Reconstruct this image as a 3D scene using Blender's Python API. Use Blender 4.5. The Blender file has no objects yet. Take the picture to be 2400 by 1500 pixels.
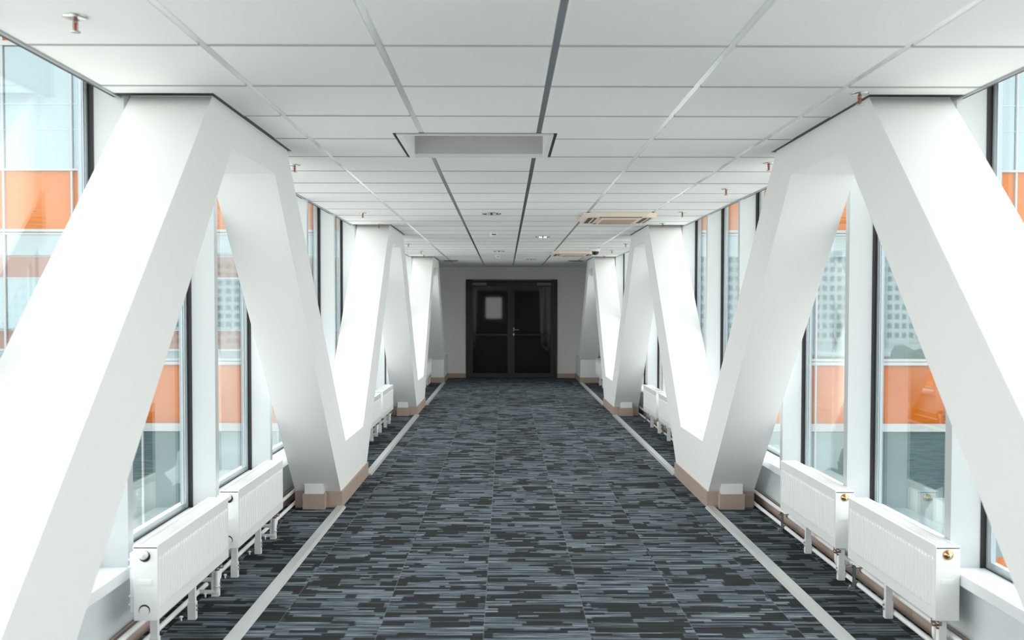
import bpy, bmesh, math, random
from mathutils import Matrix, Vector
random.seed(7)
S = bpy.context.scene
COL = S.collection

# ------------------------------------------------------------------ camera
R_ = Vector((0.99999352, -0.0033386, 0.00134377))
F_ = Vector((0.00337605, 0.9995765, -0.02890358))
U_ = Vector((-0.0012467, 0.02890793, 0.9995813))
cd = bpy.data.cameras.new('camera'); cam = bpy.data.objects.new('camera', cd); COL.objects.link(cam)
mw = Matrix.Identity(4)
for i in range(3):
    mw[i][0] = R_[i]; mw[i][1] = U_[i]; mw[i][2] = -F_[i]
mw[2][3] = 1.5
cam.matrix_world = mw
cd.sensor_width = 36; cd.lens = 2260.75 / 2400 * 36
cd.shift_x = (1200 - 1190.48) / 2400; cd.shift_y = (788.43 - 750) / 2400
cd.clip_start = .05; cd.clip_end = 2000
cd.dof.use_dof = True; cd.dof.focus_distance = 7.0; cd.dof.aperture_fstop = 3.4
S.camera = cam

# ------------------------------------------------------------------ world, exposure
W = bpy.data.worlds.new('overcast_sky'); S.world = W; W.use_nodes = True
nt = W.node_tree; nt.nodes.clear()
wo = nt.nodes.new('ShaderNodeOutputWorld'); bg = nt.nodes.new('ShaderNodeBackground')
tc = nt.nodes.new('ShaderNodeTexCoord'); sp = nt.nodes.new('ShaderNodeSeparateXYZ')
rp = nt.nodes.new('ShaderNodeValToRGB'); no = nt.nodes.new('ShaderNodeTexNoise')
no.inputs['Scale'].default_value = 2.2; no.inputs['Detail'].default_value = 5
nt.links.new(tc.outputs['Generated'], sp.inputs[0]); nt.links.new(tc.outputs['Generated'], no.inputs['Vector'])
ma = nt.nodes.new('ShaderNodeMath'); ma.operation = 'MULTIPLY_ADD'; ma.inputs[1].default_value = .22
nt.links.new(no.outputs[0], ma.inputs[0]); nt.links.new(sp.outputs[2], ma.inputs[2])
nt.links.new(ma.outputs[0], rp.inputs[0])
e = rp.color_ramp.elements
e[0].position = 0.0; e[0].color = (.97, .965, .95, 1)
e[1].position = 1.0; e[1].color = (.84, .88, .90, 1)
m_ = rp.color_ramp.elements.new(.45); m_.color = (.96, .965, .96, 1)
nt.links.new(rp.outputs[0], bg.inputs[0]); bg.inputs[1].default_value = 2.1
nt.links.new(bg.outputs[0], wo.inputs[0])
S.view_settings.view_transform = 'Standard'; S.view_settings.look = 'None'
S.view_settings.gamma = 1; S.view_settings.use_curve_mapping = False
S.view_settings.exposure = 1.25
S.cycles.max_bounces = 14; S.cycles.diffuse_bounces = 7; S.cycles.transparent_max_bounces = 24
S.cycles.glossy_bounces = 6

# ------------------------------------------------------------------ materials
def mat(name, col, rough=.5, metal=0, spec=.5, coat=0, bump=None, var=None):
    m = bpy.data.materials.new(name); m.use_nodes = True
    n = m.node_tree.nodes; l = m.node_tree.links; b = n['Principled BSDF']
    b.inputs['Base Color'].default_value = (*col, 1); b.inputs['Roughness'].default_value = rough
    b.inputs['Metallic'].default_value = metal; b.inputs['Specular IOR Level'].default_value = spec
    b.inputs['Coat Weight'].default_value = coat
    t = n.new('ShaderNodeTexCoord')
    sc, amt = var or (6, .03)
    z = n.new('ShaderNodeTexNoise'); z.inputs['Scale'].default_value = sc; z.inputs['Detail'].default_value = 4
    l.new(t.outputs['Object'], z.inputs['Vector'])
    mr = n.new('ShaderNodeMapRange'); mr.inputs['To Min'].default_value = 1 - amt; mr.inputs['To Max'].default_value = 1 + amt
    l.new(z.outputs[0], mr.inputs['Value'])
    vm = n.new('ShaderNodeVectorMath'); vm.operation = 'SCALE'; vm.inputs[0].default_value = col
    l.new(mr.outputs[0], vm.inputs['Scale']); l.new(vm.outputs[0], b.inputs['Base Color'])
    if bump:
        bs, bd = bump
        q = n.new('ShaderNodeTexNoise'); q.inputs['Scale'].default_value = bs; q.inputs['Detail'].default_value = 3
        l.new(t.outputs['Object'], q.inputs['Vector'])
        bn = n.new('ShaderNodeBump'); bn.inputs['Strength'].default_value = bd; bn.inputs['Distance'].default_value = .002
        l.new(q.outputs[0], bn.inputs['Height']); l.new(bn.outputs[0], b.inputs['Normal'])
    return m
M = {}
M['plaster'] = mat('white_plaster', (.84, .84, .833), .55, spec=.3, bump=(90, .08), var=(2.5, .012))
M['wall'] = mat('painted_wall', (.84, .80, .78), .6, spec=.3, bump=(120, .1))
M['sidewall'] = mat('grey_white_panel', (.72, .76, .78), .35, spec=.5)
M['post'] = mat('window_post_enamel', (.54, .565, .58), .35, var=(3, .015))
M['sill'] = mat('white_sill', (.84, .86, .88), .25)
M['tile'] = mat('ceiling_tile_mineral', (.88, .875, .865), .9, spec=.1, bump=(260, .35), var=(5, .012))
M['runner'] = mat('ceiling_runner_metal', (.66, .68, .70), .22, metal=.75)
M['edge'] = mat('ceiling_edge_metal', (.45, .48, .5), .35, metal=.6)
M['void'] = mat('plenum_dark', (.06, .055, .055), .8)
M['joint'] = mat('joint_shadow_grey', (.46, .465, .47), .7)
M['recess'] = mat('recess_board', (.62, .6, .59), .7)
M['white_rim'] = mat('white_rim', (.85, .85, .84), .5)
M['rad'] = mat('radiator_enamel', (.87, .875, .87), .28, var=(4, .01))
M['brass'] = mat('brass', (.62, .36, .14), .25, metal=1)
M['bronze'] = mat('valve_nickel_bronze', (.42, .33, .28), .35, metal=.8, var=(60, .35))
M['knobwhite'] = mat('knob_plastic', (.82, .79, .77), .35)
M['hole'] = mat('dark_hole', (.03, .022, .02), .7)
M['pipe'] = mat('pipe_white_paint', (.85, .85, .84), .3)
M['steel'] = mat('galvanised_steel', (.35, .38, .38), .35, metal=.8, var=(40, .2))
M['chrome'] = mat('chrome', (.7, .72, .73), .15, metal=1)
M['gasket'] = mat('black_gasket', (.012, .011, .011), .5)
M['alu'] = mat('anodised_aluminium', (.50, .55, .57), .3, metal=.35)
M['alu_dark'] = mat('grey_aluminium', (.28, .33, .37), .35, metal=.4)
M['baseboard'] = mat('stoneware_tile', (.44, .34, .285), .45, bump=(150, .1), var=(220, .16))
M['strip'] = mat('floor_strip_aluminium', (.60, .61, .60), .32, metal=.35)
M['door'] = mat('door_graphite', (.022, .021, .019), .45)
M['doorglass'] = mat('dark_door_glass', (.010, .0095, .008), .03, spec=.4)
M['rearwall'] = mat('rear_wall_grey', (.14, .135, .13), .7)
M['doorgrey'] = mat('door_closer_grey', (.16, .155, .15), .4, metal=.3)
M['ac'] = mat('cassette_plastic_beige', (.80, .68, .57), .45, var=(3, .02))
M['acgrille'] = mat('cassette_grille', (.48, .38, .31), .6)
M['acslot'] = mat('cassette_slot_dark', (.09, .065, .05), .6)
M['plastic'] = mat('white_plastic', (.84, .83, .81), .4)
M['darkdome'] = mat('smoked_dome', (.015, .016, .018), .08)
M['redbulb'] = mat('sprinkler_red_bulb', (.45, .06, .02), .2)
M['brassbody'] = mat('sprinkler_body', (.35, .22, .16), .3, metal=.7)
M['roof'] = mat('roof_membrane', (.45, .46, .47), .8)
M['ext'] = mat('bridge_cladding_white', (.78, .80, .81), .45)
M['fmull'] = mat('facade_aluminium', (.26, .275, .28), .35)
M['fline'] = mat('facade_grey_joint', (.30, .36, .38), .5)
M['tower'] = mat('tower_concrete', (.72, .74, .74), .8)
M['towerglass'] = mat('tower_window', (.05, .09, .1), .3)
M['leaf'] = mat('tree_foliage', (.035, .075, .035), .8, var=(3, .5))
M['bark'] = mat('tree_bark', (.12, .09, .06), .9)
M['lowwall'] = mat('city_block_brick', (.42, .22, .12), .8)

# carpet
def carpet():
    m = bpy.data.materials.new('carpet_striated'); m.use_nodes = True
    n = m.node_tree.nodes; l = m.node_tree.links; b = n['Principled BSDF']
    b.inputs['Roughness'].default_value = .85; b.inputs['Specular IOR Level'].default_value = .12
    b.inputs['Sheen Weight'].default_value = 0
    g = n.new('ShaderNodeNewGeometry'); s = n.new('ShaderNodeSeparateXYZ'); l.new(g.outputs['Position'], s.inputs[0])
    def mth(op, a, bb=None, c=None):
        q = n.new('ShaderNodeMath'); q.operation = op
        for i, v in enumerate((a, bb, c)):
            if v is None: continue
            if isinstance(v, (int, float)): q.inputs[i].default_value = v
            else: l.new(v, q.inputs[i])
        return q.outputs[0]
    def vec(x, y, z):
        q = n.new('ShaderNodeCombineXYZ')
        for i, v in enumerate((x, y, z)):
            if isinstance(v, (int, float)): q.inputs[i].default_value = v
            else: l.new(v, q.inputs[i])
        return q.outputs[0]
    def noise(v, detail=2, rough=.5):
        q = n.new('ShaderNodeTexNoise'); q.inputs['Scale'].default_value = 1; q.inputs['Detail'].default_value = detail
        q.inputs['Roughness'].default_value = rough; l.new(v, q.inputs['Vector']); return q.outputs[0]
    def step(v, a, bb):
        q = n.new('ShaderNodeMapRange'); q.interpolation_type = 'SMOOTHSTEP'
        q.inputs['From Min'].default_value = a; q.inputs['From Max'].default_value = bb; l.new(v, q.inputs['Value']); return q.outputs[0]
    x, y = s.outputs[0], s.outputs[1]
    tcx = mth('FLOOR', mth('DIVIDE', mth('ADD', x, .586), .4905))
    tcy = mth('FLOOR', mth('DIVIDE', y, .4905))
    tid = mth('ADD', mth('MULTIPLY', tcx, 17.3), mth('MULTIPLY', tcy, 5.71))
    ra = mth('FLOOR', mth('DIVIDE', y, .033)); rb = mth('FLOOR', mth('DIVIDE', y, .075))
    d1 = step(noise(vec(mth('MULTIPLY', x, 4.4), mth('MULTIPLY', ra, 7.37), tid), 0), .59, .603)
    d2 = step(noise(vec(mth('MULTIPLY', x, 4.2), mth('MULTIPLY', rb, 3.91), mth('ADD', tid, 3.3)), 0), .625, .64)
    dark = mth('MAXIMUM', d1, d2)
    lines = noise(vec(mth('MULTIPLY', x, 4), mth('MULTIPLY', y, 150), tid), 2, .75)
    lines2 = noise(vec(mth('MULTIPLY', x, 1.6), mth('MULTIPLY', y, 42), tid), 1)
    speck = noise(vec(mth('MULTIPLY', x, 230), mth('MULTIPLY', y, 330), 0), 1)
    cr = n.new('ShaderNodeValToRGB'); l.new(mth('ADD', mth('MULTIPLY', lines, .55), mth('ADD', mth('MULTIPLY', lines2, .3), mth('MULTIPLY', speck, .15))), cr.inputs[0])
    e = cr.color_ramp.elements; e[0].position = .40; e[0].color = (.018, .022, .027, 1)
    e[1].position = .60; e[1].color = (.27, .31, .345, 1); k = e.new(.5); k.color = (.074, .090, .107, 1)
    cr2 = n.new('ShaderNodeValToRGB'); l.new(speck, cr2.inputs[0])
    e = cr2.color_ramp.elements; e[0].position = .3; e[0].color = (.010, .011, .011, 1); e[1].position = .7; e[1].color = (.028, .029, .030, 1)
    mx = n.new('ShaderNodeMix'); mx.data_type = 'RGBA'
    l.new(mth('MULTIPLY', dark, .93), mx.inputs['Factor']); l.new(cr.outputs[0], mx.inputs['A']); l.new(cr2.outputs[0], mx.inputs['B'])
    fx_ = mth('ABSOLUTE', mth('SUBTRACT', mth('FRACT', mth('DIVIDE', mth('ADD', x, .586), .4905)), .5))
    seam = step(fx_, .4935, .4955)
    m2 = n.new('ShaderNodeMix'); m2.data_type = 'RGBA'; l.new(mth('MULTIPLY', seam, .32), m2.inputs['Factor']); l.new(mx.outputs['Result'], m2.inputs['A']); m2.inputs['B'].default_value = (.20, .22, .235, 1)
    l.new(m2.outputs['Result'], b.inputs['Base Color'])
    bn = n.new('ShaderNodeBump'); bn.inputs['Strength'].default_value = .5; bn.inputs['Distance'].default_value = .003
    l.new(mth('ADD', lines, speck), bn.inputs['Height']); l.new(bn.outputs[0], b.inputs['Normal'])
    return m
M['carpet'] = carpet()

def glass(name, tint, f0):
    m = bpy.data.materials.new(name); m.use_nodes = True
    n = m.node_tree.nodes; l = m.node_tree.links; n.clear()
    o = n.new('ShaderNodeOutputMaterial'); mx = n.new('ShaderNodeMixShader')
    t = n.new('ShaderNodeBsdfTransparent'); t.inputs[0].default_value = (*tint, 1)
    g = n.new('ShaderNodeBsdfGlossy'); g.inputs['Roughness'].default_value = 0.0; g.inputs[0].default_value = (.97, 1, 1, 1)
    lw = n.new('ShaderNodeLayerWeight'); lw.inputs['Blend'].default_value = .5
    p = n.new('ShaderNodeMath'); p.operation = 'POWER'; p.inputs[1].default_value = 4.2; l.new(lw.outputs['Facing'], p.inputs[0])
    q = n.new('ShaderNodeMath'); q.operation = 'MULTIPLY_ADD'; q.inputs[1].default_value = 1 - f0; q.inputs[2].default_value = f0
    l.new(p.outputs[0], q.inputs[0]); l.new(q.outputs[0], mx.inputs[0]); l.new(t.outputs[0], mx.inputs[1]); l.new(g.outputs[0], mx.inputs[2])
    l.new(mx.outputs[0], o.inputs[0]); return m
M['glass'] = glass('window_glass', (.965, .985, .98), .045)

def facade_glass(name, base, tint, fac):
    m = mat(name, base, .45, spec=.06, var=(.6, .25))
    n = m.node_tree.nodes; l = m.node_tree.links
    o = [q for q in n if q.type == 'OUTPUT_MATERIAL'][0]; b = n['Principled BSDF']
    g = n.new('ShaderNodeBsdfGlossy'); g.inputs['Roughness'].default_value = .001; g.inputs[0].default_value = (*tint, 1)
    t = n.new('ShaderNodeTexCoord'); z = n.new('ShaderNodeTexNoise'); z.inputs['Scale'].default_value = .9
    l.new(t.outputs['Object'], z.inputs['Vector'])
    bn = n.new('ShaderNodeBump'); bn.inputs['Strength'].default_value = .02; bn.inputs['Distance'].default_value = .002
    l.new(z.outputs[0], bn.inputs['Height']); l.new(bn.outputs[0], g.inputs['Normal'])
    mx = n.new('ShaderNodeMixShader'); mx.inputs[0].default_value = fac
    l.new(b.outputs[0], mx.inputs[1]); l.new(g.outputs[0], mx.inputs[2]); l.new(mx.outputs[0], o.inputs[0]); return m
M['fglass'] = facade_glass('facade_mirror_glass', (.05, .08, .09), (.70, .82, .83), .20)
M['fblue'] = facade_glass('facade_blue_glass', (.05, .088, .10), (.70, .82, .86), .20)
M['forange'] = facade_glass('facade_orange_panel', (.285, .070, .002), (1, .5, .2), .05)
M['frust'] = facade_glass('facade_rust_panel', (.13, .06, .045), (.8, .72, .68), .10)

def emit(name, col, s):
    m = bpy.data.materials.new(name); m.use_nodes = True
    b = m.node_tree.nodes['Principled BSDF']; b.inputs['Emission Color'].default_value = (*col, 1); b.inputs['Emission Strength'].default_value = s
    b.inputs['Base Color'].default_value = (*col, 1); return m
M['lamp'] = emit('downlight_glow', (1, .86, .5), 5)

def ground_mat():
    m = mat('street_ground', (.55, .54, .51), .9, var=(.05, .8)); return m
M['ground'] = ground_mat()

# ------------------------------------------------------------------ helpers
class MB:
    def __init__(s): s.v = []; s.f = []; s.smooth = []
    def box(s, x0, x1, y0, y1, z0, z1):
        if x0 > x1: x0, x1 = x1, x0
        if y0 > y1: y0, y1 = y1, y0
        b = len(s.v); s.v += [(x, y, z) for x in (x0, x1) for y in (y0, y1) for z in (z0, z1)]
        for f in ((0, 1, 3, 2), (4, 6, 7, 5), (0, 4, 5, 1), (2, 3, 7, 6), (0, 2, 6, 4), (1, 5, 7, 3)):
            s.f.append([b + i for i in f]); s.smooth.append(False)
        return s
    def prism_x(s, pts, x0, x1):      # polygon (y,z), extruded in x
        if x0 > x1: x0, x1 = x1, x0
        n = len(pts); b = len(s.v)
        ar = sum(pts[i][0] * pts[(i + 1) % n][1] - pts[(i + 1) % n][0] * pts[i][1] for i in range(n))
        if ar < 0: pts = pts[::-1]
        s.v += [(x0, y, z) for y, z in pts] + [(x1, y, z) for y, z in pts]
        s.f.append([b + n - 1 - i for i in range(n)]); s.f.append([b + n + i for i in range(n)]); s.smooth += [False] * 2
        for i in range(n):
            j = (i + 1) % n; s.f.append([b + i, b + j, b + n + j, b + n + i]); s.smooth.append(False)
        return s
    def prism_y(s, pts, y0, y1):      # polygon (x,z), extruded in y
        n = len(pts); b = len(s.v)
        ar = sum(pts[i][0] * pts[(i + 1) % n][1] - pts[(i + 1) % n][0] * pts[i][1] for i in range(n))
        if ar < 0: pts = pts[::-1]
        s.v += [(x, y0, z) for x, z in pts] + [(x, y1, z) for x, z in pts]
        s.f.append([b + i for i in range(n)]); s.f.append([b + 2 * n - 1 - i for i in range(n)]); s.smooth += [False] * 2
        for i in range(n):
            j = (i + 1) % n; s.f.append([b + j, b + i, b + n + i, b + n + j]); s.smooth.append(False)
        return s
    def cyl(s, p0, p1, r0, r1=None, n=12, caps=True):
        r1 = r0 if r1 is None else r1
        p0 = Vector(p0); p1 = Vector(p1); d = (p1 - p0).normalized()
        a = d.orthogonal().normalized(); c = d.cross(a); b = len(s.v)
        for p, r in ((p0, r0), (p1, r1)):
            for i in range(n):
                t = 2 * math.pi * i / n; s.v.append(tuple(p + a * r * math.cos(t) + c * r * math.sin(t)))
        for i in range(n):
            j = (i + 1) % n; s.f.append([b + i, b + j, b + n + j, b + n + i]); s.smooth.append(True)
        if caps:
            s.f.append([b + n - 1 - i for i in range(n)]); s.f.append([b + n + i for i in range(n)]); s.smooth += [False] * 2
        return s
    def tube(s, pts, r, n=10, rad=.022):
        # polyline with rounded corners
        P = [Vector(p) for p in pts]; out = [P[0]]
        for i in range(1, len(P) - 1):
            a = (P[i - 1] - P[i]); c = (P[i + 1] - P[i]); k = min(rad, a.length * .45, c.length * .45)
            A = P[i] + a.normalized() * k; C = P[i] + c.normalized() * k
            for t in (0, .25, .5, .75, 1): out.append((1 - t) ** 2 * A + 2 * t * (1 - t) * P[i] + t * t * C)
        out.append(P[-1]); b = len(s.v); ref = None
        for i, p in enumerate(out):
            d = (out[min(i + 1, len(out) - 1)] - out[max(i - 1, 0)]).normalized()
            if ref is None: ref = d.orthogonal().normalized()
            a = (ref - d * ref.dot(d)).normalized(); ref = a; c = d.cross(a)
            for q in range(n):
                t = 2 * math.pi * q / n; s.v.append(tuple(p + a * r * math.cos(t) + c * r * math.sin(t)))
        for i in range(len(out) - 1):
            for q in range(n):
                j = (q + 1) % n; s.f.append([b + i * n + q, b + i * n + j, b + (i + 1) * n + j, b + (i + 1) * n + q]); s.smooth.append(True)
        s.f.append([b + n - 1 - q for q in range(n)]); s.f.append([b + (len(out) - 1) * n + q for q in range(n)]); s.smooth += [False] * 2
        return s
    def lathe(s, prof, c, n=24, axis='z'):   # prof: (r, h) from first to last, closed by r=0 ends
        b = len(s.v)
        for r, h in prof:
            for i in range(n):
                t = 2 * math.pi * i / n; u, w = r * math.cos(t), r * math.sin(t)
                s.v.append((c[0] + u, c[1] + w, c[2] + h) if axis == 'z' else (c[0] + u, c[1] + h, c[2] + w))
        for k in range(len(prof) - 1):
            for i in range(n):
                j = (i + 1) % n; s.f.append([b + k * n + i, b + k * n + j, b + (k + 1) * n + j, b + (k + 1) * n + i]); s.smooth.append(True)
        for k in (0, len(prof) - 1):
            if prof[k][0] > 1e-6: s.f.append([b + k * n + i for i in range(n)]); s.smooth.append(False)
        return s
    def mesh(s, name, m):
        me = bpy.data.meshes.new(name); me.from_pydata(s.v, [], s.f); me.materials.append(m)
        me.polygons.foreach_set('use_smooth', s.smooth)
        bm = bmesh.new(); bm.from_mesh(me); bmesh.ops.remove_doubles(bm, verts=bm.verts, dist=1e-6)
        bmesh.ops.recalc_face_normals(bm, faces=bm.faces); bm.to_mesh(me); bm.free(); me.update(); return me
    def build(s, name, m, parent=None, bevel=0, base=None):
        """base: world location of the object origin (top-level meshes)"""
        if parent is not None:
            off = Vector(world_loc(parent))
        else: off = Vector((0, 0, 0)) if base is None else Vector(base)
        if base is not None: off = Vector(base)
        s.v = [tuple(Vector(v) - off) for v in s.v]
        o = bpy.data.objects.new(name, s.mesh(name, m)); COL.objects.link(o)
        o['_w'] = tuple(off)
        if parent is not None:
            o.parent = parent; o.location = off - Vector(world_loc(parent))
        else: o.location = off
        if bevel:
            bv = o.modifiers.new('bevel', 'BEVEL'); bv.width = bevel; bv.segments = 2; bv.limit_method = 'ANGLE'
        return o
def world_loc(o):
    return tuple(o['_w'])
def empty(name, loc, label=None, cat=None, group=None, kind=None):
    o = bpy.data.objects.new(name, None); COL.objects.link(o); o.location = loc; o['_w'] = tuple(loc); o.empty_display_size = .1
    tag(o, label, cat, group, kind); return o
def tag(o, label=None, cat=None, group=None, kind=None):
    if label: o['label'] = label
    if cat: o['category'] = cat
    if group: o['group'] = group
    if kind: o['kind'] = kind
    return o
def copy_tree(o, loc, label=None):
    r = o.copy(); COL.objects.link(r); r.location = loc; r['_w'] = tuple(loc)
    if label: r['label'] = label
    for ch in [c for c in ALLCH.get(o.name, [])]:
        c = ch.copy(); COL.objects.link(c); c.parent = r; ALLCH.setdefault(r.name, []).append(c)
        for g in ALLCH.get(ch.name, []):
            d = g.copy(); COL.objects.link(d); d.parent = c; ALLCH.setdefault(c.name, []).append(d)
    return r
ALLCH = {}
def reg():
    ALLCH.clear()
    for o in COL.objects:
        if o.parent: ALLCH.setdefault(o.parent.name, []).append(o)

CX = .1525; CZ = 2.393; YW = 20.85; YB = -6.5
YWIN = 18.02          # windows end
PER = 6.27; APX = 4.80
XL = -1.625; XR = 1.915     # ceiling edges
def sx(s, d): return CX + s * d

def subtract(r, holes):
    out = [r]
    for h in holes:
        nx = []
        for a in out:
            if h[0] >= a[1] or h[1] <= a[0] or h[2] >= a[3] or h[3] <= a[2]: nx.append(a); continue
            x0, x1, y0, y1 = a
            if h[2] > y0: nx.append((x0, x1, y0, h[2]))
            if h[3] < y1: nx.append((x0, x1, h[3], y1))
            ya, yb = max(y0, h[2]), min(y1, h[3])
            if h[0] > x0: nx.append((x0, h[0], ya, yb))
            if h[1] < x1: nx.append((h[1], x1, ya, yb))
        out = nx
    return [a for a in out if a[1] - a[0] > .004 and a[3] - a[2] > .004]

# ------------------------------------------------------------------ setting: floor
floor = MB().box(sx(-1, 1.95), sx(1, 1.95), YB, YW + .3, -.35, -.004).build('floor', M['carpet']); tag(floor, kind='structure')
TS = .4905
cols = [(-.586 + TS * k, -.586 + TS * (k + 1)) for k in range(-3, 6)]
rest = MB(); n = 0
cache = {}
for x0, x1 in cols:
    x0c, x1c = max(x0, sx(-1, 1.829)), min(x1, sx(1, 1.829))
    if x1c - x0c < .03: continue
    r = -13
    while r * TS < YW:
        y0, y1 = r * TS, min((r + 1) * TS, YW)
        if r >= 7 and r <= 39:
            key = (round(x1c - x0c, 4), round(y1 - y0, 4))
            if key not in cache:
                w, d = key; g = 0
                mb = MB(); mb.v = [(g, g, 0), (w - g, g, 0), (w - g, d - g, 0), (g, d - g, 0), (g + .0002, g + .0002, .012), (w - g - .0002, g + .0002, .012), (w - g - .0002, d - g - .0002, .012), (g + .0002, d - g - .0002, .012)]
                mb.f = [[0, 1, 5, 4], [1, 2, 6, 5], [2, 3, 7, 6], [3, 0, 4, 7], [4, 5, 6, 7]]; mb.smooth = [False] * 5
                cache[key] = mb.mesh('carpet_tile', M['carpet'])
            o = bpy.data.objects.new('carpet_tile', cache[key]); COL.objects.link(o); o.parent = floor; o.location = (x0c, y0, -.012); n += 1
        elif r < 7:
            rest.box(x0c + .0012, x1c - .0012, y0 + .0012, y1 - .0012, -.012, 0)
        else: rest.box(x0c + .0012, x1c - .0012, y0 + .0012, y1 - .0012, -.012, 0)
        r += 1
tag(rest.build('carpet_tiles_beyond', M['carpet'], floor), kind='stuff')

# ceiling -------------------------------------------------------------
apexes = [APX + PER * k for k in range(-1, 3)]
holes = []
for a in apexes:
    holes += [(XL - .1, -1.212, a - .76, a + .73), (1.517, XR + .1, a - .76, a + .73)]
HX0, HX1, HY0, HY1 = -.577, .269, 4.943, 5.75
holes.append((HX0, HX1, HY0, HY1))
ACS = [(.735, 1.43, 8.93, 9.78), (.735, 1.43, 14.95, 15.80)]
holes += [(a + .04, b - .04, c + .04, d - .04) for a, b, c, d in ACS]
ceiling = MB().box(sx(-1, 2.0), sx(1, 2.0), YB, YW + .3, 2.75, 2.95).build('ceiling', M['roof']); tag(ceiling, kind='structure')
cl = [XL, -1.027, -.427, .173, .773, 1.373, XR]
runners = cl[1:-1]
y = 3.308 - .6 * 16
cache = {}
while y < YW:
    ya, yb = max(y, YB), min(y + .6, YW)
    if yb - ya > .03:
        for i in range(6):
            xa, xb = cl[i] + (.0125 if i else 0), cl[i + 1] - (.0125 if i < 5 else 0)
            R = subtract((xa, xb, ya + .006, yb - .006), holes)
            if not R: continue
            if len(R) == 1:
                a = R[0]; key = (round(a[1] - a[0], 3), round(a[3] - a[2], 3))
                if key not in cache:
                    w, d = key; b = .0035
                    mb = MB(); mb.v = [(b, b, 0), (w - b, b, 0), (w - b, d - b, 0), (b, d - b, 0), (0, 0, b), (w, 0, b), (w, d, b), (0, d, b), (0, 0, .02), (w, 0, .02), (w, d, .02), (0, d, .02)]
                    mb.f = [[0, 3, 2, 1], [0, 1, 5, 4], [1, 2, 6, 5], [2, 3, 7, 6], [3, 0, 4, 7], [4, 5, 9, 8], [5, 6, 10, 9], [6, 7, 11, 10], [7, 4, 8, 11], [8, 9, 10, 11]]; mb.smooth = [False] * 10
                    cache[key] = mb.mesh('ceiling_tile', M['tile'])
                o = bpy.data.objects.new('ceiling_tile', cache[key]); COL.objects.link(o); o.parent = ceiling; o.location = (a[0], a[2], CZ + random.uniform(0, .0012))
            else:
                mb = MB()
                for a in R: mb.box(a[0], a[1], a[2], a[3], CZ, CZ + .02)
                mb.build('ceiling_tile', M['tile'], ceiling)
    y += .6
for x in runners:
    mb = MB()
    for a in subtract((x - .0122, x + .0122, YB, YW), holes): mb.box(a[0], a[1], a[2], a[3], CZ + .003, CZ + .025)
    mb.build('ceiling_runner', M['runner'], ceiling)
mb = MB()
y = 3.308 - .6 * 16
while y < YW:
    for i in range(6):
        for a in subtract((cl[i] + (.0125 if i else 0), cl[i + 1] - (.0125 if i < 5 else 0), y - .0055, y + .0055), holes): mb.box(a[0], a[1], a[2], a[3], CZ - .0022, CZ + .02)
    y += .6
tag(mb.build('ceiling_cross_joints', M['joint'], ceiling), kind='stuff')
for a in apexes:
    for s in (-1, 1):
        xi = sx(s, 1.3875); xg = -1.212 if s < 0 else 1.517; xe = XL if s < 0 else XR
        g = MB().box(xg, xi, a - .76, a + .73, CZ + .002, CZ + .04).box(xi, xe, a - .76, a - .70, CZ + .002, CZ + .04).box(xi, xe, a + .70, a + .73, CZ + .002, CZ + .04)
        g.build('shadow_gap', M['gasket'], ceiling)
for x, s, nm in ((XL, -1, 'left'), (XR, 1, 'right')):
    t = MB().box(x, x + s * .012, YB, YW, CZ - .006, CZ + .035).build('trim_%d' % (1 if s < 0 else 2), M['edge']); tag(t, kind='structure')
    t = MB().box(x + s * .02, x + s * .035, YB, YW, CZ + .0, 2.75).build('trim_%d' % (3 if s < 0 else 4), M['void']); tag(t, kind='structure')
t = MB().box(XL, XR, YB, YW, 2.70, 2.74).build('trim_5', M['void']); tag(t, kind='structure')

# side walls, sills, baseboards ----------------------------------------
for s, nm in ((-1, 'left'), (1, 'right')):
    w = MB().box(sx(s, 1.83), sx(s, 2.0), YB, YW, -.35, .335)
    w.box(sx(s, 1.83), sx(s, 2.0), YWIN + .03, YW, .335, 2.75)
    w = w.build('wall_' + nm, M['sidewall']); tag(w, kind='structure')
    MB().box(sx(s, 2.0), sx(s, 2.06), YB, YW, -.8, .36).build('outer_cladding', M['ext'], w)
    MB().box(sx(s, 1.90), sx(s, 2.06), YB, YW, 2.72, 3.2).build('roof_fascia', M['ext'], w)
    t = MB().box(sx(s, 1.768), sx(s, 2.0), YB, YWIN + .03, .333, .385).build('trim_%d' % (6 if s < 0 else 7), M['sill'], bevel=.004); tag(t, kind='structure')
    bb = MB().box(sx(s, 1.822), sx(s, 1.83), YB, 19.5, 0, .09).build('baseboard_' + nm, M['void']); tag(bb, kind='structure')
    y = 1.0; mesh = None
    while y < 19.4:
        if mesh is None:
            mm = MB().box(0, s * .011, .0015, .5985, 0, .095); mesh = mm.mesh('baseboard_tile', M['baseboard'])
        o = bpy.data.objects.new('baseboard_tile', mesh); COL.objects.link(o); o.parent = bb; o.location = (sx(s, 1.811), y, 0.0)
        y += .6
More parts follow.
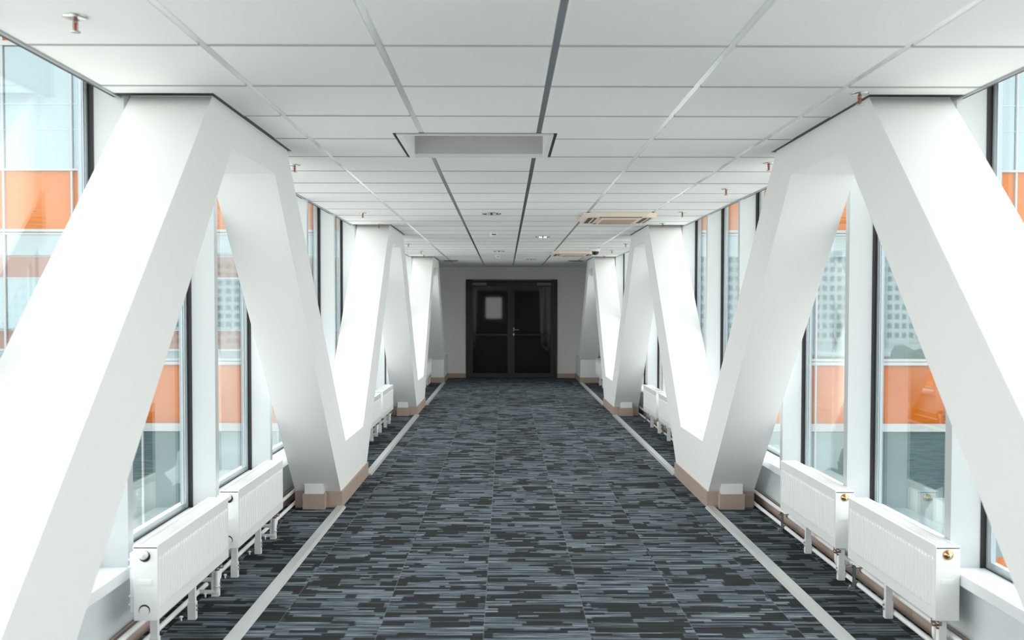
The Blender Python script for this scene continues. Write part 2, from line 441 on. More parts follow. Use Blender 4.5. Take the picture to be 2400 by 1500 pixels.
# end wall and rear wall
DX0, DX1, DZ = -.838, 1.136, 2.127
w = MB().box(sx(-1, 1.95), DX0, YW, YW + .25, 0, 2.75).box(DX1, sx(1, 1.95), YW, YW + .25, 0, 2.75).box(DX0, DX1, YW, YW + .25, DZ, 2.75).build('wall_end', M['wall']); tag(w, kind='structure')
bb = MB().box(sx(-1, 1.40), DX0, YW - .004, YW, 0, .085).box(DX1, sx(1, 1.40), YW - .004, YW, 0, .085).build('baseboard_end', M['void']); tag(bb, kind='structure')
for a, b in ((sx(-1, 1.40), DX0), (DX1, sx(1, 1.40))):
    MB().box(a + .002, b - .002, YW - .014, YW - .004, 0, .095).build('baseboard_tile', M['baseboard'], bb)
w = MB().box(sx(-1, 1.95), -.95, YB - .25, YB, -.3, 2.75).box(-.15, sx(1, 1.95), YB - .25, YB, -.3, 2.75).box(-.95, -.15, YB - .25, YB, -.3, 1.0).box(-.95, -.15, YB - .25, YB, 2.05, 2.75)
w = w.build('wall_rear', M['rearwall']); tag(w, kind='structure')
MB().box(-.95, -.15, YB - .14, YB - .13, 1.0, 2.05).build('window_pane', M['glass'], w)

# windows ---------------------------------------------------------------
wi = 0
ZT = 2.72
for s in (-1, 1):
    for k in range(-8, 12):
        y0 = 4.12 + 1.258 * k          # near face of this window's post
        yn = y0 - 1.258 + .06          # far face of the previous post
        wi += 1
        wd = empty('window_%d' % wi, (sx(s, 1.9), y0, .385), kind='structure')
        MB().box(sx(s, 1.768), sx(s, 1.897), y0, y0 + .06, .385, ZT).build('post', M['post'], wd)
        MB().box(sx(s, 1.897), sx(s, 1.921), y0 - .004, y0 + .064, .372, ZT).build('gasket', M['gasket'], wd)
        MB().box(sx(s, 1.921), sx(s, 1.927), y0 - .022, y0 + .08, .38, ZT).build('mullion_cover', M['alu'], wd)
        MB().box(sx(s, 1.95), sx(s, 1.968), y0 + .005, y0 + .055, .38, ZT).build('outer_cap', M['alu_dark'], wd)
        MB().box(sx(s, 1.927), sx(s, 1.930), y0 - .034, y0 - .022, .415, ZT).box(sx(s, 1.927), sx(s, 1.935), yn + .01, y0 - .02, .385, .416).build('glazing_bead', M['alu'], wd)
        MB().box(sx(s, 1.915), sx(s, 1.921), yn, y0, .3855, .3885).build('sill_gasket', M['gasket'], wd)
        MB().box(sx(s, 1.9365), sx(s, 1.944), yn - .01, y0 + .01, .385, ZT).build('pane', M['glass'], wd)

# ------------------------------------------------------------------ door
dr = MB().box(DX0, DX0 + .07, YW - .02, YW + .12, 0, DZ).box(DX1 - .07, DX1, YW - .02, YW + .12, 0, DZ).box(DX0 + .07, DX1 - .07, YW - .02, YW + .12, DZ - .045, DZ)
dr = dr.build('door_1', M['door'], base=(.149, YW, 0)); tag(dr, kind='structure')
mid = .135
for a, b, hs in ((DX0 + .072, mid, 1), (mid + .004, DX1 - .072, -1)):
    st = .075
    lf = MB().box(a, a + st, YW + .005, YW + .055, .01, DZ - .05).box(b - st, b, YW + .005, YW + .055, .01, DZ - .05)
    lf.box(a + st, b - st, YW + .005, YW + .055, DZ - .16, DZ - .05).box(a + st, b - st, YW + .005, YW + .055, .01, .10).box(a + st, b - st, YW + .005, YW + .055, .915, .945)
    lf = lf.build('door_leaf', M['door'], dr, base=((a + b) / 2, YW, 0))
    MB().box(a + st, b - st, YW + .03, YW + .038, .945, DZ - .16).build('door_glass', M['doorglass'], lf)
    MB().box(a + st, b - st, YW + .03, YW + .038, .10, .915).build('lower_panel', M['doorglass'], lf)
    cx = (DX0 + .14, DX0 + .44) if hs > 0 else (DX1 - .44, DX1 - .14)
    MB().box(cx[0], cx[1], YW - .05, YW + .005, 2.0, 2.055).build('door_closer', M['doorgrey'], lf)
MB().box(DX0 + .13, DX1 - .13, YW - .035, YW - .02, 2.10, 2.118).build('closer_rail', M['doorgrey'], dr)
hd = MB().cyl((.195, YW - .01, 1.07), (.195, YW + .01, 1.07), .013).cyl((.195, YW - .01, 1.03), (.195, YW + .01, 1.03), .011).box(.183, .207, YW - .006, YW + .006, .915, .965)
hd.tube([(.195, YW, 1.04), (.195, YW - .05, 1.04), (.31, YW - .05, 1.04)], .008).build('door_handle', M['chrome'], dr)
# dark lobby behind the door so that it is a real opening
MB().box(DX0 - .05, DX1 + .05, YW + .25, YW + .27, 0, 2.4).build('door_back_panel', M['door'], dr)

# ------------------------------------------------------------------ trusses
NH = .46; BH = .69
for s, nm in ((-1, 'left'), (1, 'right')):
    xi, xo = sx(s, 1.3875), sx(s, 1.73)
    root = empty('zigzag_truss', (sx(s, 1.56), 7.9, 0), 'white boxed steel zigzag truss running along the %s side of the corridor' % nm, 'truss', 'boxed zigzag trusses')
    for k in range(-1, 3):
        a = APX + PER * k
        for dr_ in (-1, 1):
            if k == -1 and dr_ == -1: continue
            h = PER / 2
            ye = h
            prof = [(0, CZ + .02), (.70, CZ + .02), (.70, CZ), (h - NH, .47), (ye, .47), (ye, 0), (h - BH, 0), (h - BH, .12), (.405, 2.222), (0, 2.222)]
            pts = [(a + dr_ * p, z) for p, z in prof]
            MB().prism_x(pts, xi, xo).build('diagonal_leg', M['plaster'], root)
    for k in range(-1, 2):
        v = APX + PER * (k + .5); t = .012
        y0, y1 = v - BH, v + BH
        xa, xb = xi - s * t, xo + s * .0
        # ceramic baseboard pieces round the foot
        for q in range(2):
            ya = y0 - t if q == 0 else v; yb = v if q == 0 else y1 + t
            MB().box(xi, xa, ya + (.0 if q == 0 else .001), yb - .001, 0, .12).build('baseboard_piece', M['baseboard'], root)
        MB().box(xi, xb, y0 - t, y0, 0, .12).build('baseboard_piece', M['baseboard'], root)
        MB().box(xi, xb, y1, y1 + t, 0, .12).build('baseboard_piece', M['baseboard'], root)
        # small plinth block on the camera side of the foot
        pa, pb = (-1.493, -1.352) if s < 0 else (1.622, 1.782)
        pl = MB().prism_x([(y0 - .075, .0), (y0 - .075, .185), (y0 + .02, .215), (y0 + .15, .215), (y0 + .1, 0)], pa, pb).build('plinth_block', M['plaster'], root)
        o = MB().box(pa - t, pb + t, y0 - .075 - t, y0 - .075, 0, .115).box(pa - t, pa, y0 - .075, y0 - t - .001, 0, .115).box(pb, pb + t, y0 - .075, y0 - t - .001, 0, .115)
        o.build('plinth_baseboard', M['baseboard'], pl)
    # boxed-in foot at the end wall
    xb2 = sx(s, 1.828)
    MB().box(xi + s * .0 - s * .008, xb2, 19.45, YW - .003, 0, .50).build('end_box', M['plaster'], root)
    MB().box(xi - s * .008, xb2, 19.438, 19.45, 0, .11).box(xi - s * .020, xi - s * .008, 19.438, YW - .016, 0, .11).build('end_baseboard', M['baseboard'], root)
    MB().box(xi + s * .07, xo - s * .04, 17.2, 18.3, 2.10, 2.6).build('joint_cover', M['plaster'], root)

# ------------------------------------------------------------------ floor strips
for s, nm, x in ((-1, 'left', -1.233), (1, 'right', 1.552)):
    segs = [(-6.4, APX - PER / 2 - BH - .02), ] + [(APX + PER * (k - .5) + BH + .014, APX + PER * (k + .5) - BH - .014) for k in range(0, 2)] + [(APX + PER * 1.5 + BH + .014, 19.43)]
    desc = ['', 'nearest the camera', 'between the second and third feet', 'farthest, by the end wall']
    for i, (a, b) in enumerate(segs):
        if i == 0: continue
        pr = [(x - .04, 0), (x - .026, .016), (x + .026, .016), (x + .04, 0)]
        o = MB().prism_y(pr, a, b).build('floor_trunking', M['strip'], base=(x, (a + b) / 2, 0))
        tag(o, 'pale aluminium floor strip along the %s trusses, %s' % (nm, desc[i]), 'floor strip', 'aluminium floor strips')

# ------------------------------------------------------------------ radiators
def make_radiator(s, y0, L, label):
    zb, zt = .188, .505
    xf = -1.455 if s < 0 else 1.815; xk = xf + s * .10; xm = (xf + xk) / 2
    root = empty('radiator', (xm, y0, 0), label, 'radiator', 'white panel radiators under the windows')
    # front panel with embossed ribs
    t = .012
    def sheet(xs, out):
        mb = MB(); prof = []   # (y,x) serrated
        p = .0333; n = int((L - .03) / p); ys = y0 + (L - n * p) / 2
        prof.append((y0 + .004, 0))
        for i in range(n):
            a = ys + i * p
            prof += [(a + .007, 0), (a + .013, .005), (a + .021, .005), (a + .027, 0)]
        prof.append((y0 + L - .004, 0))
        zr = [(zb + .004, 0), (zb + .045, 0), (zb + .058, 1), (zt - .065, 1), (zt - .052, 0), (zt - .006, 0)]
        b = 0
        for z, k in zr:
            for yy, d in prof: mb.v.append((xs + out * d * k, yy, z))
        m = len(prof)
        for j in range(len(zr) - 1):
            for i in range(m - 1): mb.f.append([j * m + i, j * m + i + 1, (j + 1) * m + i + 1, (j + 1) * m + i]); mb.smooth.append(False)
        return mb
    bd = sheet(xf, -s)
    bb = MB().box(xf + s * .0005, xf + s * t, y0 + .004, y0 + L - .004, zb, zt - .006)
    k = len(bd.v); bd.v += bb.v; bd.f += [[q + k for q in f] for f in bb.f]; bd.smooth += bb.smooth
    bd.build('front_panel', M['rad'], root)
    MB().box(xk - s * t, xk, y0 + .004, y0 + L - .004, zb, zt - .006).build('back_panel', M['rad'], root)
    fn = MB(); yy = y0 + .03
    while yy < y0 + L - .03: fn.box(xf + s * .02, xk - s * .02, yy, yy + .004, zb + .03, zt - .02); yy += .045
    tag(fn.build('convector_fins', M['rad'], root), kind='stuff')
    # top grille
    g = MB().box(xf - s * .002, xf + s * .014, y0, y0 + L, zt - .012, zt).box(xk - s * .014, xk + s * .002, y0, y0 + L, zt - .012, zt)
    g.box(xf + s * .014, xk - s * .014, y0, y0 + .015, zt - .012, zt).box(xf + s * .014, xk - s * .014, y0 + L - .015, y0 + L, zt - .012, zt)
    for fx in (.032, .048, .064): g.box(xf + s * fx, xf + s * (fx + .005), y0 + .015, y0 + L - .015, zt - .008, zt - .002)
    yy = y0 + .03
    while yy < y0 + L - .03: g.box(xf + s * .012, xk - s * .012, yy, yy + .007, zt - .006, zt - .001); yy += .018
    g.build('top_grille', M['rad'], root)
    near = None
    for q in (0, 1):
        ya = y0 if q == 0 else y0 + L; d = 1 if q == 0 else -1
        ep = MB().box(xf - s * .001, xk + s * .001, ya, ya + d * .006, zb - .002, zt - .006).build('end_panel', M['rad'], root, bevel=.002)
        if q == 0: near = ep
    yn = y0
    MB().box(xm - .028, xm + .028, yn - .0015, yn, .335, .362).box(xm - .024, xm + .024, yn - .0025, yn - .0015, .341, .347).box(xm - .024, xm + .024, yn - .0025, yn - .0015, .350, .356).build('embossed_plate', M['rad'], near)
    xp = xm + s * .0 - .003
    if s < 0:
        MB().cyl((xp, yn - .0012, .459), (xp, yn, .459), .0235, n=24).build('plug_hole', M['hole'], near)
        MB().lathe([(0, -.02), (.004, -.02), (.005, -.018), (.014, -.018), (.019, -.014), (.0195, 0)], (xp - .002, yn - .001, .467), 24, 'y').build('air_plug', M['knobwhite'], near)
        MB().cyl((xp - .003, yn - .0012, .232), (xp - .003, yn, .232), .0235, n=24).build('plug_hole', M['hole'], near)
        MB().cyl((xp - .003, yn - .003, .228), (xp - .003, yn - .0012, .228), .0205, n=24).build('blanking_cap', M['rad'], near)
    else:
        MB().lathe([(0, -.014), (.010, -.014), (.013, -.010), (.020, -.006), (.0215, 0)], (xm, yn, .467), 24, 'y').build('brass_plug', M['brass'], near)
        MB().lathe([(0, -.019), (.006, -.019), (.0075, -.013), (.0075, -.011)], (xm, yn, .467), 16, 'y').build('vent_pin', M['chrome'], near)
    # legs
    lg = [.10, L * .58] if s < 0 else [.05, L * .60]
    if s < 0: lg.append(L - .06)
    for f in lg:
        yy = y0 + f; xl = xm
        l1 = MB().box(xl - .016, xl + .016, yy - .012, yy + .012, .07, zb + .02).box(xl - .019, xl + .019, yy - .015, yy + .015, 0, .085).build('leg', M['rad'], root)
        b = MB()
        for zz in (.045, .065): b.cyl((xl - s * .019, yy, zz), (xl - s * .026, yy, zz), .006, n=8).cyl((xl + s * .019, yy, zz), (xl + s * .024, yy, zz), .005, n=8)
        tag(b.build('leg_screws', M['steel'], l1), kind='stuff')
        MB().cyl((xl + s * .045, yy - .03, 0), (xl + s * .045, yy - .03, .018), .005, n=8).cyl((xl + s * .045, yy - .03, .018), (xl + s * .045, yy - .03, .024), .011, .006, n=10).build('floor_bolt', M['pipe'], l1)
    # wall brackets seen at the back of the near end
    if s < 0:
        b = MB().box(xk + s * .001, xk + s * .02, yn + .012, yn + .045, .22, .47)
        for zz in (.25, .285, .41, .44): b.box(xk, xk + s * .026, yn + .008, yn + .05, zz, zz + .005)
        b.build('back_bracket', M['pipe'], root)
    # valve under the end
    yv = y0 + L - .075 if s < 0 else y0 + .05
    xv = xf + s * .038
    v = MB().cyl((xv, yv, zb + .004), (xv, yv, zb - .02), .011, n=8).cyl((xv, yv, zb - .018), (xv, yv, zb - .034), .016, n=6).cyl((xv, yv, zb - .034), (xv, yv, zb - .05), .012, n=10)
    v.cyl((xv, yv + .04, zb + .004), (xv, yv + .04, zb - .02), .011, n=8).cyl((xv, yv + .04, zb - .018), (xv, yv + .04, zb - .034), .016, n=6).cyl((xv, yv + .04, zb - .034), (xv, yv + .04, zb - .05), .012, n=10)
    v.box(xv - .011, xv + .011, yv - .006, yv + .046, zb - .016, zb - .002).cyl((xv, yv, zb - .03), (xv - s * .03, yv, zb - .03), .009, n=8)
    v.build('valve', M['bronze'], root)
    return root, (xv, yv)

bays = [(4.02, 1.035), (5.25, 1.055), (4.02 + PER, 1.035), (5.25 + PER, 1.055), (16.95, 1.035), (18.17, 1.055)]
side = {-1: 'left', 1: 'right'}
where = ['nearest the camera', 'just beyond the nearest radiator',
         'nearer one past the first truss foot', 'farther one past the first truss foot',
         'mostly hidden behind the second truss foot', 'farthest, against the boxed-in end foot']
rise = {-1: [], 1: []}
for s in (-1, 1):
    for (y0, L), wd in zip(bays, where):
        r, v = make_radiator(s, y0, L, 'white panel radiator on the %s, %s' % (side[s], wd)); rise[s].append(v)
# ------------------------------------------------------------------ heating pipes
for s in (-1, 1):
    xa, za = sx(s, 1.745), .024; xu, zu = sx(s, 1.768), .10
    root = empty('heating_pipes', (xa, 8, 0), 'white painted pair of heating pipes running low along the %s wall' % side[s], 'pipes', 'heating pipe runs')
    MB().cyl((xa, -2, za), (xa, 19.40, za), .0125, n=12).build('lower_pipe', M['pipe'], root)
    MB().cyl((xu, -2, zu), (xu, 19.40, zu), .0125, n=12).build('upper_pipe', M['pipe'], root)
    for xv, yv in rise[s]:
        MB().tube([(xv, yv, .14), (xv, yv, .024), (xa, yv, .024)], .0115).cyl((xv, yv, .052), (xv, yv, .060), .0145, n=12).build('riser', M['pipe'], root)
        MB().tube([(xv, yv + .04, .14), (xv, yv + .04, .078), (xu, yv + .04, .078), (xu, yv + .04, .10)], .0115).build('riser', M['pipe'], root)
    for yy in (3.0, 5.13, 6.47, 9.6, 11.4, 12.75, 16.4, 18.08):
        x0 = xa - s * .022
        b = MB().box(x0 - .004, x0 + .004, yy - .014, yy - .011, .0, .125).box(x0 - .004, x0 + .004, yy + .011, yy + .014, 0, .125).box(x0 + s * .002, x0 + s * .005, yy - .014, yy + .014, 0, .125)
        b.cyl((xa, yy - .012, za), (xa, yy + .012, za), .0165, n=12).cyl((xu, yy - .012, zu), (xu, yy + .012, zu), .0165, n=12)
        b.box(x0 - s * .03, xu, yy - .004, yy + .004, .108, .114).box(x0 - s * .03, x0, yy - .012, yy + .012, 0, .004).cyl((x0 - s * .02, yy, 0), (x0 - s * .02, yy, .02), .006, n=8).cyl((x0 - s * .012, yy, .114), (x0 - s * .012, yy, .134), .004, n=6)
        b.build('pipe_bracket', M['steel'], root)

# ------------------------------------------------------------------ ceiling recess
rc = empty('ceiling_recess', ((HX0 + HX1) / 2, (HY0 + HY1) / 2, CZ), 'open rectangular recess in the ceiling with white rim and dark shadow gap', 'ceiling recess')
MB().box(HX0, HX0 + .018, HY0, HY1, CZ + .006, CZ + .1).box(HX1 - .018, HX1, HY0, HY1, CZ + .006, CZ + .1).box(HX0 + .018, HX1 - .018, HY0, HY0 + .04, CZ + .006, CZ + .1).box(HX0 + .018, HX1 - .018, HY1 - .012, HY1, CZ + .006, CZ + .1).build('shadow_gap', M['void'], rc)
a, b, c, d = HX0 + .018, HX1 - .018, HY0 + .04, HY1 - .012
MB().box(a, a + .03, c, d, CZ - .002, CZ + .02).box(b - .03, b, c, d, CZ - .002, CZ + .02).box(a + .03, b - .03, c, c + .025, CZ - .002, CZ + .02).box(a + .03, b - .03, d - .01, d, CZ - .002, CZ + .02).build('rim', M['white_rim'], rc)
MB().box(a, a + .028, c, d, CZ + .02, CZ + .27).build('side_board', M['white_rim'], rc); MB().box(b - .028, b, c, d, CZ + .02, CZ + .27).build('side_board', M['white_rim'], rc)
MB().box(a + .028, b - .028, c, c + .01, CZ + .02, CZ + .27).box(a + .028, b - .028, d - .01, d, CZ + .02, CZ + .27).box(a, b, c, d, CZ + .27, CZ + .28).build('recess_lining', M['recess'], rc)

# ------------------------------------------------------------------ air-conditioning cassettes
for (x0, x1, y0, y1), lb in zip(ACS, ('beige four-way ceiling cassette air conditioner, the nearer and larger one', 'beige four-way ceiling cassette air conditioner, the farther one beside the dome camera')):
    r = empty('ceiling_cassette', ((x0 + x1) / 2, (y0 + y1) / 2, CZ), lb, 'air conditioner', 'ceiling cassettes')
    ch = .10; z0 = CZ - .042
    c8 = [(x0 + ch, y0), (x1 - ch, y0), (x1, y0 + ch), (x1, y1 - ch), (x1 - ch, y1), (x0 + ch, y1), (x0, y1 - ch), (x0, y0 + ch)]
    mb = MB(); n8 = 8; cxx, cyy = (x0 + x1) / 2, (y0 + y1) / 2
    for k, z in ((1, CZ - .001), (1, CZ - .012), (.93, z0)):
        for px, py in c8: mb.v.append((cxx + (px - cxx) * k, cyy + (py - cyy) * k, z))
    for j in (0, 1):
        for i in range(8): q = (i + 1) % 8; mb.f.append([j * 8 + i, j * 8 + q, (j + 1) * 8 + q, (j + 1) * 8 + i]); mb.smooth.append(False)
    mb.f.append([16 + i for i in range(8)]); mb.f.append([7 - i for i in range(8)]); mb.smooth += [False, False]
    mb.build('panel', M['ac'], r)
    w = x1 - x0; g = .17
    MB().box(x0 + g, x1 - g, y0 + g, y1 - g, z0 - .012, z0).build('intake_grille', M['ac'], r, bevel=.004)
    gm = MB(); yy = y0 + g + .02
    while yy < y1 - g - .02: gm.box(x0 + g + .02, x1 - g - .02, yy, yy + .006, z0 - .016, z0 - .012); yy += .018
    tag(gm.build('grille_bars', M['acgrille'], r), kind='stuff')
    for q in range(4):
        e0, e1, o0, o1 = .15, w - .15, .05, .13
        bx = [(x0 + e0, x0 + e1, y0 + o0, y0 + o1), (x0 + e0, x0 + e1, y1 - o1, y1 - o0), (x0 + o0, x0 + o1, y0 + e0, y1 - e0), (x1 - o1, x1 - o0, y0 + e0, y1 - e0)][q]
        sl = MB().box(bx[0], bx[1], bx[2], bx[3], z0 - .0015, z0 + .002).build('air_slot', M['acslot'], r)
        if q < 2: ym = (bx[2] + bx[3]) / 2; MB().box(bx[0] + .01, bx[1] - .01, ym + .004, ym + .02, z0 - .005, z0 - .002).build('louvre', M['ac'], sl)
        else: xm = (bx[0] + bx[1]) / 2; MB().box(xm, xm + .014, bx[2] + .01, bx[3] - .01, z0 - .005, z0 - .002).build('louvre', M['ac'], sl)

# ------------------------------------------------------------------ sprinklers
def make_sprinkler(x, y, label):
    r = empty('sprinkler', (x, y, CZ), label, 'sprinkler', 'ceiling sprinklers')
    MB().lathe([(0, 0), (.036, 0), (.037, -.002), (.028, -.006), (.012, -.009), (0, -.009)], (x, y, CZ), 24).build('rosette', M['chrome'], r)
    MB().lathe([(0, -.009), (.008, -.009), (.008, -.018), (.005, -.022), (0, -.022)], (x, y, CZ), 12).box(x - .0085, x - .0065, y - .001, y + .001, CZ - .045, CZ - .018).box(x + .0065, x + .0085, y - .001, y + .001, CZ - .045, CZ - .018).build('body', M['brassbody'], r)
    MB().cyl((x, y, CZ - .022), (x, y, CZ - .044), .0045, n=10).build('glass_bulb', M['redbulb'], r)
    MB().lathe([(0, -.044), (.015, -.045), (.016, -.047), (0, -.047)], (x, y, CZ), 16).build('deflector', M['chrome'], r)
    return r
sp0 = None
nth = ['nearest the camera', 'second from the camera', 'third from the camera', 'fourth from the camera', 'fifth from the camera', 'sixth from the camera', 'farthest down the corridor', 'last before the far truss']
lefts = [(-1.318, 2.99), (-1.31, 6.04), (-1.33, 9.065), (-1.335, 10.25), (-1.33, 13.34), (-1.30, 15.02), (-1.36, 16.2)]
rights = [(1.44, 4.0), (1.616, 5.93), (1.65, 7.216), (1.64, 8.935), (1.65, 10.1), (1.66, 13.27), (1.645, 14.83), (1.68, 16.3)]
proto = make_sprinkler(lefts[0][0], lefts[0][1], 'chrome sprinkler head with red bulb, left ceiling row, nearest the camera')
reg()
for sd, row in (('left', lefts), ('right', rights)):
    for i, (x, y) in enumerate(row):
        if sd == 'left' and i == 0: continue
        if sd == 'right' and i == 0: x, y = 1.47, 4.12 - .10
        w = (nth[:6] + ['second farthest'])[i] if i < len(row) - 1 else 'farthest down the corridor'
        copy_tree(proto, (x, y, CZ), 'chrome sprinkler head on its rosette, %s ceiling row, %s' % (sd, w))

# ------------------------------------------------------------------ downlights, detectors, camera, vents
for x, y, lit, lb in ((-.125, 9.08, 0, 'round chrome recessed downlight, unlit, nearest on the ceiling'), (.472, 12.0, 1, 'round recessed downlight glowing yellow beside the centre runner'),
                      (-.09, 14.99, 0, 'small round unlit downlight beyond the first smoke detector'), (.48, 17.5, 0, 'round unlit downlight farthest, above the door end')):
    r = empty('downlight', (x, y, CZ), lb, 'downlight', 'recessed downlights')
    MB().lathe([(.068, -.001), (.094, -.001), (.095, -.004), (.088, -.008), (.074, -.006), (.068, -.001)], (x, y, CZ), 32).build('ring', M['chrome'], r)
    MB().lathe([(0, -.0015), (.068, -.0015), (.066, -.003), (0, -.003)], (x, y, CZ), 28).build('reflector', M['chrome'], r)
    for dx in (-.028, .028): MB().box(x + dx - .018, x + dx + .018, y - .02, y + .02, CZ - .012, CZ - .003).build('lamp_tube', M['lamp'] if lit else M['plastic'], r, bevel=.006)
for x, y, lb in ((-.131, 11.35, 'white round smoke detector before the lit downlight'), (-.115, 16.18, 'white round smoke detector farther along, near the door')):
    r = empty('smoke_detector', (x, y, CZ), lb, 'smoke detector', 'smoke detectors')
    MB().lathe([(0, 0), (.05, 0), (.052, -.012), (.048, -.018), (0, -.018)], (x, y, CZ), 24).build('base', M['plastic'], r)
    MB().lathe([(0, -.018), (.044, -.018), (.044, -.034), (.034, -.048), (0, -.05)], (x, y, CZ), 24).build('head', M['plastic'], r)
    MB().box(x - .02, x + .03, y - .0455, y - .043, CZ - .034, CZ - .024).build('sensor_slot', M['hole'], r)
r = empty('dome_camera', (1.33, 14.2, CZ), 'white ceiling dome camera with a black smoked dome', 'camera')
MB().lathe([(0, 0), (.075, 0), (.075, -.03), (.055, -.055), (0, -.055)], (1.33, 14.2, CZ), 28).build('housing', M['plastic'], r)
MB().lathe([(.052, -.055), (.052, -.068), (.044, -.088), (.026, -.103), (0, -.108)], (1.33, 14.2, CZ), 28).build('dome', M['darkdome'], r)
for x, nm in ((-1.0, 'left'), (1.32, 'right')):
    r = empty('ceiling_vent', (x, 18.0, CZ), 'small dark ceiling grille beside the far %s truss' % nm, 'vent', 'far ceiling grilles')
    MB().box(x - .14, x + .14, 17.9, 18.1, CZ - .008, CZ - .001).build('frame', M['alu_dark'], r)
    mb = MB()
    for i in range(7): mb.box(x - .12, x + .12, 17.915 + i * .026, 17.925 + i * .026, CZ - .012, CZ - .008)
    tag(mb.build('blades', M['void'], r), kind='stuff')

# ------------------------------------------------------------------ outside: facade of the building the bridge enters
YF = 21.2
for s, nm in ((-1, 'left'), (1, 'right')):
    root = empty('glass_facade', (sx(s, 12), YF + .2, -14), 'curtain-wall facade with orange bands and pale mirror glass, seen through the %s windows' % nm, 'building', 'facade of the building the bridge enters')
    xin = sx(s, 2.07); xout = sx(s, 27)
    if s < 0: ml = [-7.96 - 1.49 * k for k in range(-4, 13)]
    else: ml = [9.745 + 1.45 * k for k in range(-5, 12)]
    edges = sorted([x for x in ml if abs(x) > 2.3] + [xin])
    edges = sorted(edges)
    # bands: (z0, z1, material)
    bands = [(-13.9, -9.5, 'fglass'), (-9.5, -8.0, 'forange'), (-8.0, -5.3, 'fglass'), (-5.3, -4.0, 'forange'), (-4.0, -1.22, 'fglass'), (-1.03, .26, 'forange'),
             (.40, 3.10, 'mid'), (3.22, 4.50, 'forange'), (4.54, 7.20, 'fblue'), (7.3, 8.6, 'forange'), (8.65, 11.5, 'fblue')]
    for z0, z1, mn in bands:
        vis = z0 > -4.5 and z1 < 8
        if not vis:
            MB().box(xin, xout, YF, YF + .06, z0, z1).build('cladding_band', M[mn], root); continue
        for i in range(len(edges) - 1):
            a, b = edges[i] + .02, edges[i + 1] - .02
            if mn == 'mid' and s < 0:
                for q0, q1, mm in ((.40, .56, 'fglass'), (.60, 1.0, 'frust'), (1.03, 2.14, 'fblue'), (2.17, 2.62, 'frust'), (2.65, 3.10, 'fglass')):
                    MB().box(a, b, YF, YF + .06, q0, q1).build('facade_panel', M[mm], root)
            else:
                mm = 'fglass' if mn == 'mid' else mn
                MB().box(a, b, YF, YF + .06, z0, z1).build('facade_panel', M[mm], root)
    for x in edges:
        MB().box(x - .02, x + .02, YF - .05, YF + .05, -13.9, 11.5).build('facade_mullion', M['fmull'], root)
    for z0, z1 in ((-1.20, -1.03), (.26, .33), (.345, .40), (3.10, 3.14), (3.16, 3.22), (4.49, 4.54), (7.2, 7.3), (5.93, 5.95), (5.38, 5.395), (2.14, 2.17), (.56, .60)):
        if s > 0 and z0 in (2.14, .56): continue
        MB().box(xin, xout, YF - .06 if z1 - z0 > .04 else YF - .01, YF + .02, z0, z1).build('facade_transom', M['fmull'] if z1 - z0 > .025 else M['fline'], root)
    MB().box(xin, xout, YF + .06, YF + .5, -14, 11.6).build('facade_core', M['ext'], root)
MBf = MB().box(sx(-1, 2.04), sx(1, 2.04), YF, YF + .5, 3.2, 11.6).box(sx(-1, 2.04), sx(1, 2.04), YF, YF + .5, -14, -.8)
o = MBf.build('facade_infill', M['ext'], base=(CX, YF, -14)); tag(o, 'pale facade wall above and below the bridge end, behind the end wall', 'wall')
g = MB().box(-500, 500, -700, 60, -14.4, -14).build('ground', M['ground']); tag(g, kind='structure')
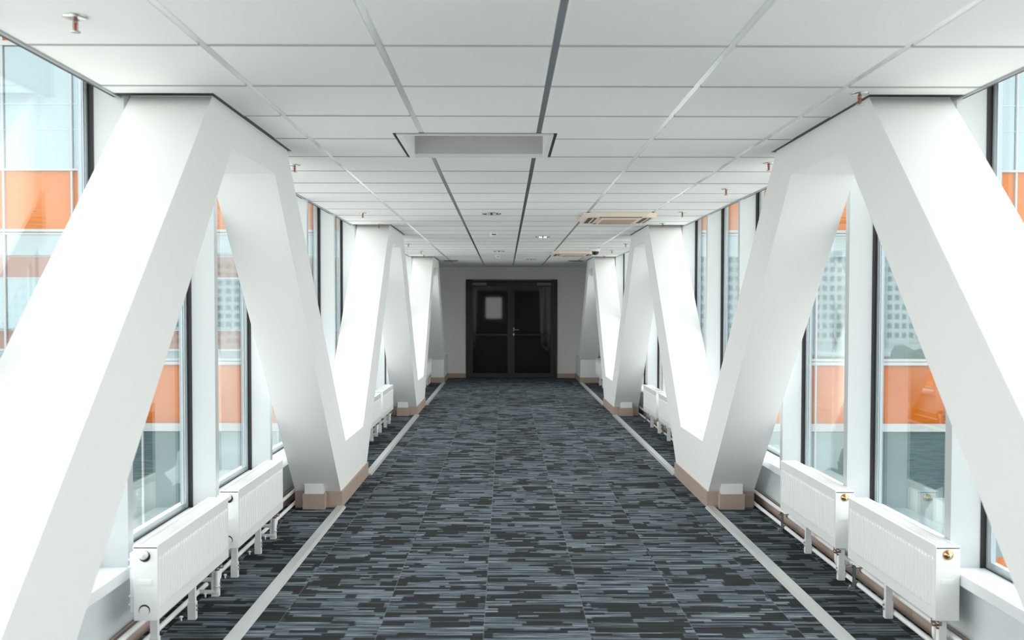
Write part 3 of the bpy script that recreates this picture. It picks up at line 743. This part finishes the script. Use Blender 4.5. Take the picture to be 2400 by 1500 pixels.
# towers behind the camera, seen mirrored in the facade glass
def tower(x0, x1, y, z1, pitch, fl, label):
    r = empty('apartment_tower', ((x0 + x1) / 2, y - 8, -14), label, 'building', 'towers mirrored in the facade glass')
    MB().box(x0, x1, y - 16, y, -14, z1).box(x0 + (x1 - x0) * .3, x0 + (x1 - x0) * .5, y - 12, y - 5, z1, z1 + 3).build('walls', M['tower'], r)
    mb = MB(); z = -12
    while z < z1 - 2.2:
        x = x0 + 1
        while x < x1 - pitch:
            mb.box(x, x + pitch * .58, y, y + .15, z, z + fl * .55); x += pitch
        z += fl
    tag(mb.build('windows', M['towerglass'], r), kind='stuff')
tower(70, 250, -410, 26, 3.4, 4.4, 'pale gridded apartment tower mirrored in the right facade glass')
tower(-150, -60, -330, 20, 3.2, 3.2, 'pale apartment tower mirrored in the left facade glass')
for i, (x, y, w, h) in enumerate([(-70, -90, 34, 5), (38, -120, 30, 4.5), (86, -150, 44, 6)]):
    r = empty('city_block', (x, y, -14), ['low brick block mirrored in the left facade glass', 'low brick block mirrored in the right facade glass, nearer one', 'wide low brick block mirrored in the right facade glass'][i], 'building', 'low city blocks')
    MB().box(x - w / 2, x + w / 2, y - 12, y, -14, -14 + h).build('walls', M['lowwall'], r)
    MB().box(x - w / 2 - .4, x + w / 2 + .4, y - 12.4, y + .4, -14 + h, -13.6 + h).build('roof', M['tower'], r)
# trees
def make_tree(x, y, h, label):
    r = empty('street_tree', (x, y, -14), label, 'tree', 'street trees mirrored in the facade')
    MB().cyl((x, y, -14), (x, y, -14 + h * .5), .22, .12, n=8).build('trunk', M['bark'], r)
    rd = random.Random(int(x * 7 + y))
    bm = bmesh.new()
    for k in range(16):
        a = rd.uniform(0, 6.28); rr = rd.uniform(0, h * .28); zz = rd.uniform(.42, .9) * h; sz = rd.uniform(.10, .17) * h
        res = bmesh.ops.create_icosphere(bm, subdivisions=2, radius=sz)
        for v in res['verts']:
            v.co *= 1 + rd.uniform(-.18, .18); v.co += Vector((rr * math.cos(a), rr * math.sin(a), zz))
    me = bpy.data.meshes.new('foliage'); bm.to_mesh(me); bm.free(); me.materials.append(M['leaf'])
    o = bpy.data.objects.new('foliage', me); COL.objects.link(o); o.parent = r; o['_w'] = (x, y, -14)
tn = ['nearest', 'second', 'third', 'fourth', 'fifth', 'sixth', 'seventh', 'farthest']
for sd, xs in (('left', -1), ('right', 1)):
    for i in range(8):
        x = xs * (17 + 4.2 * i + (i % 3) * 2); y = -8 - 8.5 * i
        make_tree(x, y, 7 + (i * 37 % 5), 'leafy green street tree on the %s below the bridge, %s from the bridge' % (sd, tn[i]))

for o in COL.objects:
    if '_w' in o: del o['_w']
